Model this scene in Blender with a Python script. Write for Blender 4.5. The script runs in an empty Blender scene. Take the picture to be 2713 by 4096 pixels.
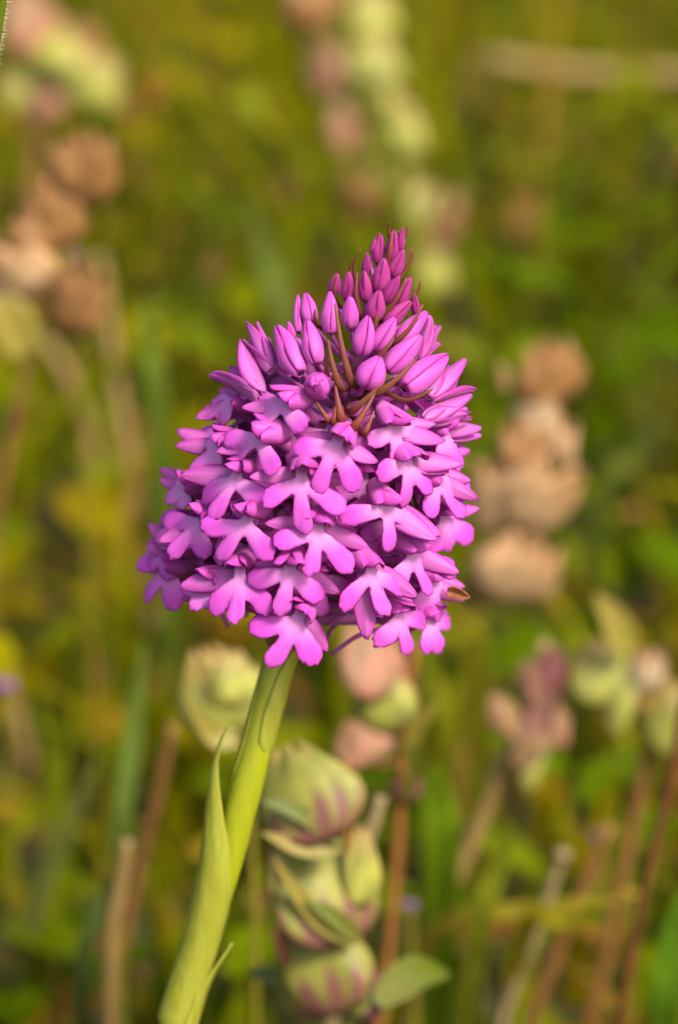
import bpy, math, random
import numpy as np
from mathutils import Vector, Matrix, noise

rng = random.Random(7)
sc = bpy.context.scene
COL = sc.collection
RAD = math.radians

# ------------------------------------------------------------------ camera
PITCH = RAD(22)
D0 = 0.3169                      # metres to the focus plane (36 photo pixels per mm there)
FWD = Vector((0, math.cos(PITCH), -math.sin(PITCH)))
RIGHT = Vector((1, 0, 0))
UP = Vector((0, math.sin(PITCH), math.cos(PITCH)))
CAM = Vector((0, 0, 0.165)) - FWD * D0
cd = bpy.data.cameras.new('camera')
cam = bpy.data.objects.new('camera', cd)
COL.objects.link(cam)
cam.location = CAM
cam.rotation_euler = (math.pi / 2 - PITCH, 0, 0)
cd.sensor_fit = 'VERTICAL'
cd.sensor_height = 35.9
cd.lens = 100
cd.clip_start = 0.01
cd.clip_end = 400
cd.dof.use_dof = True
cd.dof.focus_distance = D0 + 0.003
cd.dof.aperture_fstop = 13
cd.dof.aperture_blades = 7
sc.camera = cam

# ------------------------------------------------------------------ light
SUN = (RIGHT * 0.44 + UP * 0.54 - FWD * 0.72).normalized()       # towards the sun
world = bpy.data.worlds.new('World')
sc.world = world
world.use_nodes = True
wn = world.node_tree
sky = wn.nodes.new('ShaderNodeTexSky')
sky.sky_type = 'NISHITA'
sky.sun_disc = False
sky.sun_elevation = math.asin(SUN.z)
sky.sun_rotation = math.atan2(SUN.x, SUN.y)
sky.dust_density = 5.0
bg = wn.nodes['Background']
bg.inputs['Strength'].default_value = 0.15
wn.links.new(sky.outputs[0], bg.inputs['Color'])
sl = bpy.data.lights.new('sun', 'SUN')
so = bpy.data.objects.new('sun', sl)
COL.objects.link(so)
sl.energy = 2.9
sl.angle = RAD(16)
sl.color = (1.0, 0.935, 0.82)
so.rotation_euler = SUN.to_track_quat('Z', 'Y').to_euler()
so.location = (1, -1, 3)
sc.view_settings.view_transform = 'Standard'
sc.view_settings.look = 'None'
sc.view_settings.gamma = 1
sc.view_settings.exposure = 0.88
sc.render.engine = 'CYCLES'
sc.cycles.use_denoising = True
sc.cycles.max_bounces = 8
sc.cycles.transparent_max_bounces = 4


def P(x, y, d=D0):
    """world point seen at photo pixel x, y, d metres in front of the camera"""
    k = d / D0 / 36000.0
    return CAM + FWD * d + RIGHT * ((x - 1356.5) * k) - UP * ((y - 2048) * k)


def pxs(n, d=D0):
    return n / 36000.0 * d / D0


# ------------------------------------------------------------------ helpers
def tag(o, label=None, cat=None, group=None, kind=None):
    if label: o['label'] = label
    if cat: o['category'] = cat
    if group: o['group'] = group
    if kind: o['kind'] = kind
    return o


WM = {}


def place(o, W, parent=None):
    """world matrix W, kept through parenting"""
    COL.objects.link(o)
    WM[o] = W.copy()
    if parent is not None:
        o.parent = parent
        o.matrix_basis = WM[parent].inverted() @ W
    else:
        o.matrix_basis = W
    return o


def empty(name, loc):
    o = bpy.data.objects.new(name, None)
    o.empty_display_size = 0.005
    return place(o, Matrix.Translation(loc))


def mesh(name, V, F, mat, attrs=None, smooth=True):
    me = bpy.data.meshes.new(name)
    me.from_pydata([tuple(v) for v in V], [], [tuple(f) for f in F])
    if attrs:
        for k, a in attrs.items():
            a = np.asarray(a, dtype=np.float32)
            if a.ndim == 1:
                at = me.attributes.new(k, 'FLOAT', 'POINT')
                at.data.foreach_set('value', a)
            else:
                at = me.attributes.new(k, 'FLOAT_COLOR', 'POINT')
                at.data.foreach_set('color', np.c_[a, np.ones(len(a))].astype(np.float32).ravel())
    if smooth:
        me.polygons.foreach_set('use_smooth', [True] * len(me.polygons))
    me.materials.append(mat)
    me.update()
    return me


def obj(name, me, W, parent=None):
    return place(bpy.data.objects.new(name, me), W, parent)


I4 = Matrix.Identity(4)


def local(parent):
    return WM[parent]


def obj_world(name, V, F, mat, parent=None, attrs=None, origin=None):
    """mesh given in world coordinates; origin at origin (default: parent's)"""
    og = origin if origin is not None else (WM[parent].translation if parent is not None else Vector((0, 0, 0)))
    V = [Vector(v) - og for v in V]
    return obj(name, mesh(name, V, F, mat, attrs), Matrix.Translation(og), parent)


def vnormals(V, F):
    V = np.asarray(V, float)
    N = np.zeros_like(V)
    for f in F:
        a, b, c = V[f[0]], V[f[1]], V[f[2]]
        n = np.cross(b - a, c - a)
        for i in f:
            N[i] += n
    return N / np.maximum(np.linalg.norm(N, axis=1, keepdims=True), 1e-12)


def shell(V, F, t, attrs=None):
    """give an open sheet thickness t (backwards along its normals)"""
    V = np.asarray(V, float)
    N = vnormals(V, F)
    n = len(V)
    V2 = np.vstack([V, V - N * t])
    F2 = [tuple(f) for f in F] + [tuple(i + n for i in reversed(f)) for f in F]
    cnt = {}
    for f in F:
        for i in range(len(f)):
            a, b = f[i], f[(i + 1) % len(f)]
            cnt[(a, b)] = cnt.get((a, b), 0) + 1
    for (a, b) in cnt:
        if (b, a) not in cnt:
            F2.append((b, a, a + n, b + n))
    at = {k: np.concatenate([v, v]) for k, v in attrs.items()} if attrs else None
    return V2, F2, at


def grid_faces(nu, nv, flip=False):
    F = []
    for i in range(nu - 1):
        for j in range(nv - 1):
            a = i * nv + j
            f = (a, a + 1, a + nv + 1, a + nv)
            F.append(f[::-1] if flip else f)
    return F


def spline(pts, n):
    pts = [Vector(p) for p in pts]
    q = [pts[0] * 2 - pts[1]] + pts + [pts[-1] * 2 - pts[-2]]
    out = []
    m = len(pts) - 1
    for k in range(n):
        u = k / (n - 1) * m
        i = min(int(u), m - 1)
        t = u - i
        a, b, c, d = q[i], q[i + 1], q[i + 2], q[i + 3]
        out.append(0.5 * ((2 * b) + (c - a) * t + (2 * a - 5 * b + 4 * c - d) * t * t + (3 * b - a - 3 * c + d) * t ** 3))
    return out


def lerp_list(v, n):
    m = len(v) - 1
    o = []
    for k in range(n):
        u = k / (n - 1) * m
        i = min(int(u), m - 1)
        o.append(v[i] + (v[i + 1] - v[i]) * (u - i))
    return o


def tube(pts, radii, n=None, seg=10, rough=0.0):
    n = n or max(6, len(pts) * 4)
    C = spline(pts, n)
    R = lerp_list(list(radii), n)
    V, F = [], []
    ref = Vector((0.31, -0.9, 0.2))
    for i, c in enumerate(C):
        t = (C[min(i + 1, n - 1)] - C[max(i - 1, 0)]).normalized()
        x = t.cross(ref).normalized()
        y = t.cross(x)
        for k in range(seg):
            a = 2 * math.pi * k / seg
            r = R[i] * (1 + (rough * noise.noise(Vector((k * 1.3, i * 0.7, R[0] * 9999))) if rough else 0))
            V.append(c + (x * math.cos(a) + y * math.sin(a)) * r)
    for i in range(n - 1):
        for k in range(seg):
            a = i * seg + k
            b = i * seg + (k + 1) % seg
            F.append((a, b, b + seg, a + seg))
    F.append(tuple(range(seg))[::-1])
    F.append(tuple((n - 1) * seg + k for k in range(seg)))
    # outward orientation
    return V, [f[::-1] for f in F]


def frame(x, y, z, o):
    M = Matrix((x, y, z)).transposed().to_4x4()
    M.translation = o
    return M


# ------------------------------------------------------------------ materials
def new_mat(name):
    m = bpy.data.materials.new(name)
    m.use_nodes = True
    nt = m.node_tree
    return m, nt, nt.nodes['Principled BSDF'], nt.nodes['Material Output']


def nd(nt, t, **kw):
    n = nt.nodes.new('ShaderNode' + t)
    for k, v in kw.items():
        setattr(n, k, v)
    return n


def mixc(nt, fac, a, b, blend='MIX'):
    m = nd(nt, 'Mix', data_type='RGBA', blend_type=blend)
    for sock, v in ((m.inputs[0], fac), (m.inputs[6], a), (m.inputs[7], b)):
        if isinstance(v, (int, float)):
            sock.default_value = v
        elif isinstance(v, tuple):
            sock.default_value = (*v[:3], 1)
        else:
            nt.links.new(v, sock)
    return m.outputs[2]


def noise_tex(nt, scale, detail=3, coord='Object', rough=0.55, stretch=None):
    tc = nd(nt, 'TexCoord')
    src = tc.outputs[coord]
    if stretch:
        mp = nd(nt, 'Mapping')
        mp.inputs['Scale'].default_value = stretch
        nt.links.new(src, mp.inputs['Vector'])
        src = mp.outputs[0]
    n = nd(nt, 'TexNoise')
    n.inputs['Scale'].default_value = scale
    n.inputs['Detail'].default_value = detail
    n.inputs['Roughness'].default_value = rough
    nt.links.new(src, n.inputs['Vector'])
    return n.outputs['Fac']


def ramp(nt, src, a, b):
    r = nd(nt, 'MapRange')
    r.inputs[1].default_value = a
    r.inputs[2].default_value = b
    nt.links.new(src, r.inputs[0])
    return r.outputs[0]


def leafy(nt, p, out, colour, transl, tcol=None, bump=None, bump_s=0.2, bump_d=0.0001):
    """base colour + translucent mix"""
    nt.links.new(colour, p.inputs['Base Color'])
    if transl > 0:
        t = nd(nt, 'BsdfTranslucent')
        if tcol is None:
            nt.links.new(colour, t.inputs['Color'])
        else:
            nt.links.new(mixc(nt, 1.0, colour, tcol, 'MULTIPLY'), t.inputs['Color'])
        mx = nd(nt, 'MixShader')
        mx.inputs[0].default_value = transl
        nt.links.new(p.outputs[0], mx.inputs[1])
        nt.links.new(t.outputs[0], mx.inputs[2])
        nt.links.new(mx.outputs[0], out.inputs['Surface'])
    if bump is not None:
        b = nd(nt, 'Bump')
        b.inputs['Strength'].default_value = bump_s
        b.inputs['Distance'].default_value = bump_d
        nt.links.new(bump, b.inputs['Height'])
        nt.links.new(b.outputs[0], p.inputs['Normal'])


def attr(nt, name):
    a = nd(nt, 'Attribute', attribute_name=name)
    return a


def petal_mat(name, pale, full, rim, rough=0.5, transl=0.44, sheen=0.05, ts=1.0):
    m, nt, p, out = new_mat(name)
    pig = attr(nt, 'pig').outputs['Fac']
    edge = attr(nt, 'edge').outputs['Fac']
    n1 = noise_tex(nt, 900 * ts, 4)
    oi = nd(nt, 'ObjectInfo')
    full2 = mixc(nt, ramp(nt, n1, 0.3, 0.75), full, tuple(c * f for c, f in zip(full, (0.86, 0.66, 0.86))))
    full3 = mixc(nt, ramp(nt, oi.outputs['Random'], -0.4, 1.6), full2, tuple(min(1, c * f) for c, f in zip(full, (0.92, 0.72, 0.98))))
    c = mixc(nt, pig, pale, full3)
    c = mixc(nt, edge, c, rim)
    # tiny brown blemishes
    sp = noise_tex(nt, 620 * ts, 1, rough=0.3)
    c = mixc(nt, ramp(nt, sp, 0.795, 0.82), c, (0.10, 0.03, 0.02))
    p.inputs['Roughness'].default_value = rough
    p.inputs['Specular IOR Level'].default_value = 0.22
    p.inputs['Sheen Weight'].default_value = sheen
    p.inputs['Sheen Roughness'].default_value = 0.35
    cell = noise_tex(nt, 5200 * ts, 2)
    leafy(nt, p, out, c, transl, (1.0, 0.75, 1.0), cell, 0.55 if ts == 1 else 0.12, 0.00006 if ts == 1 else 0.004)
    return m


M_LIP = petal_mat('lip_petal', (0.86, 0.41, 0.77), (0.77, 0.128, 0.66), (0.42, 0.03, 0.32))
M_SEP = petal_mat('sepal_petal', (0.56, 0.19, 0.47), (0.50, 0.080, 0.39), (0.32, 0.024, 0.21), 0.45, 0.25, 0.08)
M_HOOD = petal_mat('hood_petal', (0.62, 0.18, 0.50), (0.56, 0.066, 0.42), (0.32, 0.02, 0.2), 0.45, 0.25, 0.06)
M_BUD = petal_mat('bud_petal', (0.60, 0.13, 0.48), (0.53, 0.066, 0.40), (0.30, 0.022, 0.18), 0.48, 0.15, 0.04, ts=0.006)
M_BUDT = petal_mat('young_bud_petal', (0.42, 0.06, 0.25), (0.34, 0.030, 0.19), (0.20, 0.015, 0.08), 0.48, 0.12, 0.04, ts=0.005)


def simple_mat(name, c1, c2, scale, rough=0.5, transl=0.0, stretch=None, spec=0.35, bump_s=0.25, bump_d=0.0002, sss=0.0, tcol=None):
    m, nt, p, out = new_mat(name)
    n = noise_tex(nt, scale, 4, stretch=stretch)
    c = mixc(nt, ramp(nt, n, 0.3, 0.7), c1, c2)
    p.inputs['Roughness'].default_value = rough
    p.inputs['Specular IOR Level'].default_value = spec
    leafy(nt, p, out, c, transl, tcol, n, bump_s, bump_d)
    return m


M_OVARY = simple_mat('ovary', (0.50, 0.13, 0.42), (0.42, 0.07, 0.32), 500, 0.4, 0.1)
M_SPUR = simple_mat('spur', (0.50, 0.09, 0.42), (0.42, 0.06, 0.34), 500, 0.4, 0.15)
M_RACHIS = simple_mat('rachis', (0.16, 0.13, 0.02), (0.20, 0.05, 0.05), 250, 0.5)
M_BRACT = simple_mat('bract', (0.19, 0.075, 0.014), (0.22, 0.03, 0.05), 420, 0.6, 0.3, bump_d=0.0001)
M_BRACT_RED = simple_mat('bract_red', (0.20, 0.045, 0.018), (0.15, 0.015, 0.03), 330, 0.45, 0.2, bump_d=0.0001)
M_STEM = simple_mat('orchid_stem', (0.27, 0.285, 0.006), (0.21, 0.235, 0.008), 1700, 0.40, 0.0, (1, 1, 0.03), bump_s=0.35, bump_d=0.00008)
M_SHEATH = simple_mat('stem_leaf', (0.36, 0.355, 0.045), (0.27, 0.285, 0.016), 1900, 0.48, 0.25, (1, 1, 0.025), bump_s=0.5, bump_d=0.0001)
M_WITHER = simple_mat('withered', (0.42, 0.15, 0.06), (0.12, 0.04, 0.02), 700, 0.6, 0.1)

# ------------------------------------------------------------------ orchid geometry
B = P(1130, 2550, D0 + 0.020)          # foot of the flower head
A = P(1590, 905, D0 + 0.001)           # its apex
AX = (A - B)
LEN = AX.length
AX = AX.normalized()
PT = [-0.2, 0.0, 0.38, 0.52, 0.587, 0.673, 0.776, 0.905, 1.0, 1.2]
PR = [16.0, 17.5, 17.5, 16.1, 15.1, 12.8, 8.5, 4.2, 0.4, 0.2]


def prof(t):
    return float(np.interp(t, PT, PR)) * 0.001


def hit(x, y, off=0.0, k=1.0):
    best, bd = 1e9, D0
    for i in range(260):
        d = D0 - 0.03 + i * 0.0003
        X = P(x, y, d) - B
        t = X.dot(AX) / LEN
        q = (X - AX * (t * LEN)).length
        g = q - max(prof(t) * k + off, 0.0003)
        if g < 0:
            return P(x, y, d)
        if g < best:
            best, bd = g, d
    return P(x, y, bd)


def axis_of(X):
    t = (X - B).dot(AX)
    r = (X - B) - AX * t
    return t / LEN, r.normalized() if r.length > 1e-6 else -FWD, B + AX * t


def smin(a, b, k):
    h = np.clip(0.5 + 0.5 * (b - a) / k, 0, 1)
    return b + (a - b) * h - k * h * (1 - h)


def lip_mesh(tips, seed, widths=(1.0, 1.0, 1.0), step=0.3):
    """three-lobed lip; tips in local mm (x right, y up, z towards the viewer)"""
    r = random.Random(seed)
    tips = [np.array(t, float) for t in tips]
    mean = sum(tips) / 3
    J = np.array([0.16 * mean[0], min(-0.45, 0.23 * mean[1])])
    lo = np.min(tips + [np.array([-2.2, -1])], axis=0) - 1.0
    hi = np.max(tips + [np.array([2.2, 1.6])], axis=0) + 1.0
    nx = int((hi[0] - lo[0]) / step) + 2
    ny = int((hi[1] - lo[1]) / step) + 2
    gx = lo[0] + np.arange(nx) * step
    gy = lo[1] + np.arange(ny) * step
    prm = []
    for i, t in enumerate(tips):
        d = t - J
        L = np.linalg.norm(d)
        d = d / L
        r1 = (1.28 if i != 1 else 1.06) * widths[i] * (0.94 + 0.12 * r.random())
        r1 = min(r1, 0.30 * L + 0.15)
        r0 = 0.46 * r1
        prm.append((J, d, max(L - r1, 0.2), r0, r1, (r.random() - 0.5) * 0.10, 0.016 + 0.05 * r.random()))
    so = r.random() * 50

    def field(X, Y):
        f = None
        own = np.zeros_like(X)
        bestf = np.full_like(X, 9.0)
        tt = np.zeros_like(X)
        for i, (j, d, L, r0, r1, bend, dr) in enumerate(prm):
            u = (X - j[0]) * d[0] + (Y - j[1]) * d[1]
            v = -(X - j[0]) * d[1] + (Y - j[1]) * d[0]
            v = v - bend * np.clip(u, 0, None) ** 2 * 0.5
            t = np.clip(u / L, 0, 1)
            g = np.hypot(u - t * L, v) - (r0 + (r1 - r0) * np.minimum(1, t * 1.12) ** 0.95)
            # a slightly drawn-out, nicked tip
            tipw = np.clip((u - L) / r1, 0, 1.3)
            g = g - 0.11 * tipw * np.exp(-((v - 0.2 * math.sin(so + i)) / 0.4) ** 2) + 0.075 * tipw * np.sin(v * 7 + so + i) + 0.04 * tipw * np.sin(v * 15 + so * 3)
            f = g if f is None else smin(f, g, 0.22)
            m = g < bestf
            own[m] = i
            tt[m] = u[m] / L
            bestf = np.minimum(bestf, g)
        # claw
        t = np.clip((Y - 0.9) / (J[1] - 0.9), 0, 1)
        cx = t * J[0]
        g = np.hypot(X - cx, Y - (0.9 + t * (J[1] - 0.9))) - (0.62 + 0.18 * (1 - t))
        f = smin(f, g, 0.34)
        f = f + 0.035 * np.sin(X * 3.1 + so) * np.cos(Y * 2.7 + so * 2) + 0.02 * np.sin(X * 8 + Y * 5 + so)
        return f, own, tt

    X, Y = np.meshgrid(gx, gy, indexing='ij')
    f, _, _ = field(X, Y)
    ids, pts, F = {}, [], []

    def corner(i, j):
        k = ('c', i, j)
        if k not in ids:
            ids[k] = len(pts)
            pts.append((gx[i], gy[j]))
        return ids[k]

    def cross(i, j, i2, j2):
        k = ('e',) + ((i, j, i2, j2) if (i, j) < (i2, j2) else (i2, j2, i, j))
        if k not in ids:
            a, b = f[i, j], f[i2, j2]
            t = a / (a - b)
            t = min(max(t, 0.06), 0.94)
            ids[k] = len(pts)
            pts.append((gx[i] + (gx[i2] - gx[i]) * t, gy[j] + (gy[j2] - gy[j]) * t))
        return ids[k]

    for i in range(nx - 1):
        for j in range(ny - 1):
            cs = [(i, j), (i + 1, j), (i + 1, j + 1), (i, j + 1)]
            ins = [f[c] < 0 for c in cs]
            if not any(ins):
                continue
            poly = []
            for k in range(4):
                a, b = cs[k], cs[(k + 1) % 4]
                if ins[k]:
                    poly.append(corner(*a))
                if ins[k] != ins[(k + 1) % 4]:
                    poly.append(cross(*a, *b))
            if len(poly) >= 3:
                F.append(tuple(poly))
    q = np.array(pts)
    f, own, tt = field(q[:, 0], q[:, 1])
    dist = np.clip(-f, 0, 2)
    rho = np.hypot(q[:, 0], q[:, 1])
    z = -0.014 * rho ** 2
    z += 0.18 * (1 - np.exp(-dist / 0.30))
    curl = [(r.random() - 0.65) * 1.0 for _ in range(3)]
    tw = [(r.random() - 0.5) * 0.5 for _ in range(3)]
    for i in range(3):
        m = own == i
        j, d, L, r0, r1, bend, dr = prm[i]
        v = -(q[:, 0] - j[0]) * d[1] + (q[:, 1] - j[1]) * d[0]
        t = np.clip(tt, 0, 1.4)
        z[m] += (curl[i] * t ** 2 + tw[i] * v * t)[m]
        z[m] -= (0.13 * t * np.exp(-(v / 0.22) ** 2))[m] * (0.4 + 0.6 * (i == 1))
    # two guide plates by the throat
    for s in (-1, 1):
        z += 0.42 * np.exp(-((q[:, 0] - 0.55 * s) / 0.24) ** 2 - ((q[:, 1] + 0.15) / 0.75) ** 2)
    z -= 0.5 * np.exp(-(q[:, 0] / 0.45) ** 2 - ((q[:, 1] - 0.7) / 0.5) ** 2)
    pig = np.clip((rho - 0.2) / 4.2, 0, 1)
    pig = pig * pig * (3 - 2 * pig)
    mid = (own == 1)
    pig = np.where(mid, pig * 0.92, pig)
    edge = np.exp(-dist / 0.09) * 0.75 * np.clip(rho / 3, 0, 1)
    V = np.c_[q, z] * 0.001
    V2, F2, at = shell(V, F, 0.00020, {'pig': pig, 'edge': edge})
    return mesh('lip', V2, F2, M_LIP, at)


def sepal_mesh(L, W, cup, bend, mat, seed=0, point=1.0, keel=0.0, th=0.00016, wave=0.05, blunt=0.72):
    """lanceolate shell from the origin along +y, concave side +z (mm)"""
    r = random.Random(seed)
    nu, nv = 13, 9
    V, pig, edge = [], [], []
    ph = r.random() * 6
    for i in range(nu):
        u = i / (nu - 1)
        w = W / 2 * (math.sin(math.pi * min(1, (u * 0.94 + 0.05)) ** (0.80 * point)) ** blunt) + 0.05
        for j in range(nv):
            v = j / (nv - 1) * 2 - 1
            x = v * w
            zz = cup * (v * v) * w * 1.0 + bend * u * u * L - keel * math.exp(-(v / 0.18) ** 2) * math.sin(math.pi * u)
            zz += wave * math.sin(5 * u + ph + v * 1.7) * abs(v)
            V.append((x, u * L, zz))
            pig.append(min(1, 0.15 + 1.1 * abs(v) ** 1.5 * 0.5 + 0.65 * u))
            edge.append((0.9 if abs(v) > 0.99 else 0.0) * 0.7 + (0.35 if j == nv // 2 else 0) * 0.6)
    V = np.array(V) * 0.001
    V2, F2, at = shell(V, grid_faces(nu, nv, True), th, {'pig': np.array(pig), 'edge': np.array(edge)})
    return mesh('sepal', V2, F2, mat, at)


LAT = [sepal_mesh(6.3 + 0.3 * i, 2.8 + 0.12 * (i % 3), 0.14 + 0.12 * (i % 2), (-0.04, 0.03, -0.10, 0.06)[i % 4], M_SEP, 40 + i, keel=0.10, wave=0.16) for i in range(4)]
DOR = [sepal_mesh(4.6 + 0.3 * i, 3.3, 0.80, (0.10, 0.16, 0.05)[i], M_HOOD, 60 + i, 0.9, keel=0.05, wave=0.16, blunt=0.5) for i in range(3)]
PET = [sepal_mesh(4.0 + 0.3 * i, 2.6, 0.65, (0.14, 0.06, 0.18)[i], M_HOOD, 80 + i, 0.85, wave=0.22, blunt=0.5) for i in range(3)]


def basis(d, n):
    """matrix with +y along d and +z as close to n as possible"""
    y = d.normalized()
    x = y.cross(n)
    x.normalize()
    return x, y, x.cross(y)


def floret(parent, T, N, Dn, lip, r, hood=True, sc_=1.0, seps=None):
    """T throat, N the lip's facing, Dn direction of the middle lobe"""
    N = N.normalized()
    Dn = (Dn - N * Dn.dot(N)).normalized()
    S = N.cross(Dn)
    Y = -Dn
    W = frame(S, Y, N, T)
    t, rad, ac = axis_of(T)
    foot = ac - AX * (0.0055 if t > 0.12 else 0.002)
    back = T - N * 0.0022 * sc_ + Y * 0.0004
    mid = foot.lerp(back, 0.55) + rad * 0.0005 - N * 0.0003
    V, F = tube([foot, mid, back, T - N * 0.0006], [0.0007, 0.00085, 0.0008, 0.0009], 12, 8)
    Wi = W.inverted()
    fl = obj('floret', mesh('ovary_tube', [Wi @ v for v in V], F, M_OVARY), W, parent)
    obj('lip', lip, W, fl)
    # spur
    s0 = T - N * 0.0008
    s1 = s0 - N * 0.0022 - Y * 0.0012
    s2 = s1 - rad * 0.0045 - AX * 0.001 + S * r.uniform(-0.002, 0.002)
    s3 = s2 - rad * 0.002 - AX * 0.0022 + S * r.uniform(-0.003, 0.003)
    V, F = tube([s0, s1, s2, s3], [0.00055, 0.0004, 0.00033, 0.00022], 10, 7)
    obj('spur', mesh('spur', [Wi @ v for v in V], F, M_SPUR), W, fl)

    def leaf(me, name, o, d, n, k=1.0):
        x, y, z = basis(S * d[0] + Y * d[1] + N * d[2], S * n[0] + Y * n[1] + N * n[2])
        M = frame(x, y, z, T + (S * o[0] + Y * o[1] + N * o[2]) * 0.001)
        obj(name, me, M @ Matrix.Diagonal((k, k, k, 1)), fl)

    u = r.uniform
    if hood:
        leaf(r.choice(DOR), 'dorsal_sepal', (0, 3.0, -1.2), (u(-.2, .2), u(-.62, -.35), u(.7, .85)), (0, -0.8, -0.55), u(.92, 1.1) * sc_)
        for s in (-1, 1):
            leaf(r.choice(PET), 'petal', (0.85 * s, 2.3, -1.0), (s * u(.05, .35), u(-.55, -.25), u(.75, .9)), (-s * 0.7, -0.6, -0.4), u(.8, 1.0) * sc_)
    if seps is None:
        for s in (-1, 1):
            d = (s * u(.8, 1.0), u(-.35, .35), u(-.4, .1))
            leaf(r.choice(LAT), 'lateral_sepal', (0.7 * s, 0.5, -1.1), d, (u(-.2, .2), -0.15, -1 if r.random() < .65 else 1), u(.72, .9) * sc_)
    else:
        dT = (T - CAM).dot(FWD)
        for (px, py) in seps:
            tip = P(px, py, dT + u(0.0012, 0.0035))
            o = T - N * 0.0011
            d = tip - o
            o = o + d * 0.06
            L = min(max((tip - o).length, 0.0035), 0.0085)
            x, y, z = basis(d, -(CAM - T).normalized() + S * u(-.35, .35) + UP * u(-.5, .1))
            me = r.choice(LAT)
            k = L / (max(v.co.y for v in me.vertices))
            kw = min(max(k, .85), 1.1) * u(.74, .92)
            obj('lateral_sepal', me, frame(x, y, z, tip - d.normalized() * L) @ Matrix.Diagonal((kw, k, kw, 1)), fl)
    return fl


# --- the orchid itself: foot on the ground
stem_px = [(1130, 2560, .020), (1075, 2790, .0205), (985, 3150, .022), (905, 3450, .024), (830, 3700, .026), (765, 3900, .0275), (700, 4110, .029)]
stem_pts = [P(x, y, D0 + d) for x, y, d in stem_px]
drop = stem_pts[-1]
foot = Vector((drop.x - 0.012, drop.y + 0.006, 0.0))
orchid = empty('pyramidal_orchid', foot)
tag(orchid, 'magenta pyramid-shaped orchid head with many three-lobed florets on a leaning green stem', 'orchid')

full = stem_pts + [drop.lerp(foot, 0.5) + Vector((-0.001, 0, 0)), foot - Vector((0, 0, 0.004))]
V, F = tube(full, [.0016, .00173, .00195, .00195, .0018, .00145, .0015, .0026, .0028], 60, 20)
obj_world('stem', V, F, M_STEM, orchid)
V, F = tube([B - AX * 0.001, B + AX * LEN * 0.3, B + AX * LEN * 0.62, B + AX * LEN * 0.85, A - AX * 0.001], [.0018, .0021, .0017, .0010, .0004], 24, 12)
obj_world('rachis', V, F, M_RACHIS, orchid)

# --- florets seen from the front: throat, left, middle and right lobe tips in photo pixels
FL = [
    ((1354, 1760), (1175, 1787), (1255, 1960), (1445, 1950)),
    ((1572, 1700), (1495, 1765), (1612, 1860), (1712, 1722)),
    ((1624, 1835), (1502, 1892), (1653, 2023), (1742, 1963)),
    ((1209, 1890), (1042, 1994), (1189, 2127), (1379, 2034)),
    ((1540, 2012), (1384, 2070), (1584, 2203), (1709, 2110)),
    ((1272, 2100), (1092, 2166), (1249, 2303), (1420, 2271)),
    ((1060, 1736), (900, 1764), (905, 1830), (1095, 1898)),
    ((1152, 1608), (984, 1583), (1010, 1715), (1214, 1720)),
    ((955, 1893), (781, 1960), (840, 2073), (1043, 2008)),
    ((1000, 2067), (806, 2131), (865, 2238), (1079, 2227)),
    ((826, 2067), (645, 2090), (671, 2222), (788, 2217)),
    ((893, 1775), (774, 1713), (745, 1886), (839, 1906)),
    ((700, 2268), (552, 2208), (551, 2375), (690, 2422)),
    ((964, 2279), (824, 2430), (944, 2491), (1080, 2420)),
    ((1163, 2259), (991, 2333), (1127, 2460), (1290, 2390)),
    ((1204, 2452), (1001, 2511), (1100, 2674), (1259, 2660)),
    ((1477, 2262), (1366, 2419), (1535, 2465), (1650, 2360)),
    ((1635, 2198), (1580, 2348), (1729, 2380), (1838, 2271)),
    ((1582, 2443), (1545, 2585), (1652, 2618), (1737, 2487)),
    ((1734, 1900), (1711, 2062), (1861, 2069), (1878, 1945)),
    ((1757, 1718), (1772, 1843), (1866, 1875), (1866, 1746)),
    ((1766, 2055), (1745, 2210), (1812, 2200), (1898, 2154)),
    ((1713, 2316), (1681, 2463), (1785, 2475), (1831, 2336)),
    ((1703, 2462), (1716, 2613), (1785, 2608), (1836, 2479)),
    ((959, 1598), (835, 1590), (799, 1656), (870, 1690)),
    ((760, 1950), (640, 1880), (659, 2003), (740, 2040)),
    ((742, 2095), (640, 2040), (620, 2160), (700, 2200)),
    ((705, 2185), (585, 2135), (570, 2250), (640, 2300)),
    ((850, 2330), (735, 2350), (770, 2440), (850, 2440)),
]
WID = {12: (1.3, 1.2, 1.45), 15: (1.1, 1.1, 1.15), 10: (1, 1.1, 1)}
SEP = {0: [(1507, 1855), (1205, 1738)], 1: [(1745, 1692), (1778, 1774)], 2: [(1800, 1884), (1856, 1850)], 3: [(998, 1907), (1382, 2012)],
       4: [(1382, 2042), (1769, 2137), (1746, 2160)], 5: [(1478, 2195), (1060, 2090)], 6: [(868, 1812), (1035, 1888)], 7: [(968, 1630), (1235, 1690)],
       8: [(722, 1900), (912, 2000)], 9: [(920, 2005), (860, 2196)], 10: [(636, 2165), (880, 2080)], 11: [(705, 1718), (703, 1782)],
       12: [(652, 2240), (640, 2150), (770, 2345)], 13: [(715, 2347), (848, 2222)], 14: [(1354, 2374), (1010, 2260)], 15: [(988, 2428), (1314, 2606)],
       16: [(1668, 2384), (1655, 2408), (1466, 2556)], 17: [(1838, 2290), (1826, 2300)], 18: [(1700, 2500)], 19: [(1912, 1997), (1886, 1922)],
       20: [(1927, 1713), (1926, 1745), (1872, 1628)], 21: [(1918, 2030), (1850, 2130)], 22: [(1862, 2345), (1858, 2402)], 24: [(785, 1668), (880, 1560)],
       25: [(638, 1872), (636, 1916)], 26: [(610, 2170)], 27: [(600, 2100), (585, 2195)], 28: [(720, 2400)]}
placed = []
view = -FWD
k_i = 0
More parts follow.
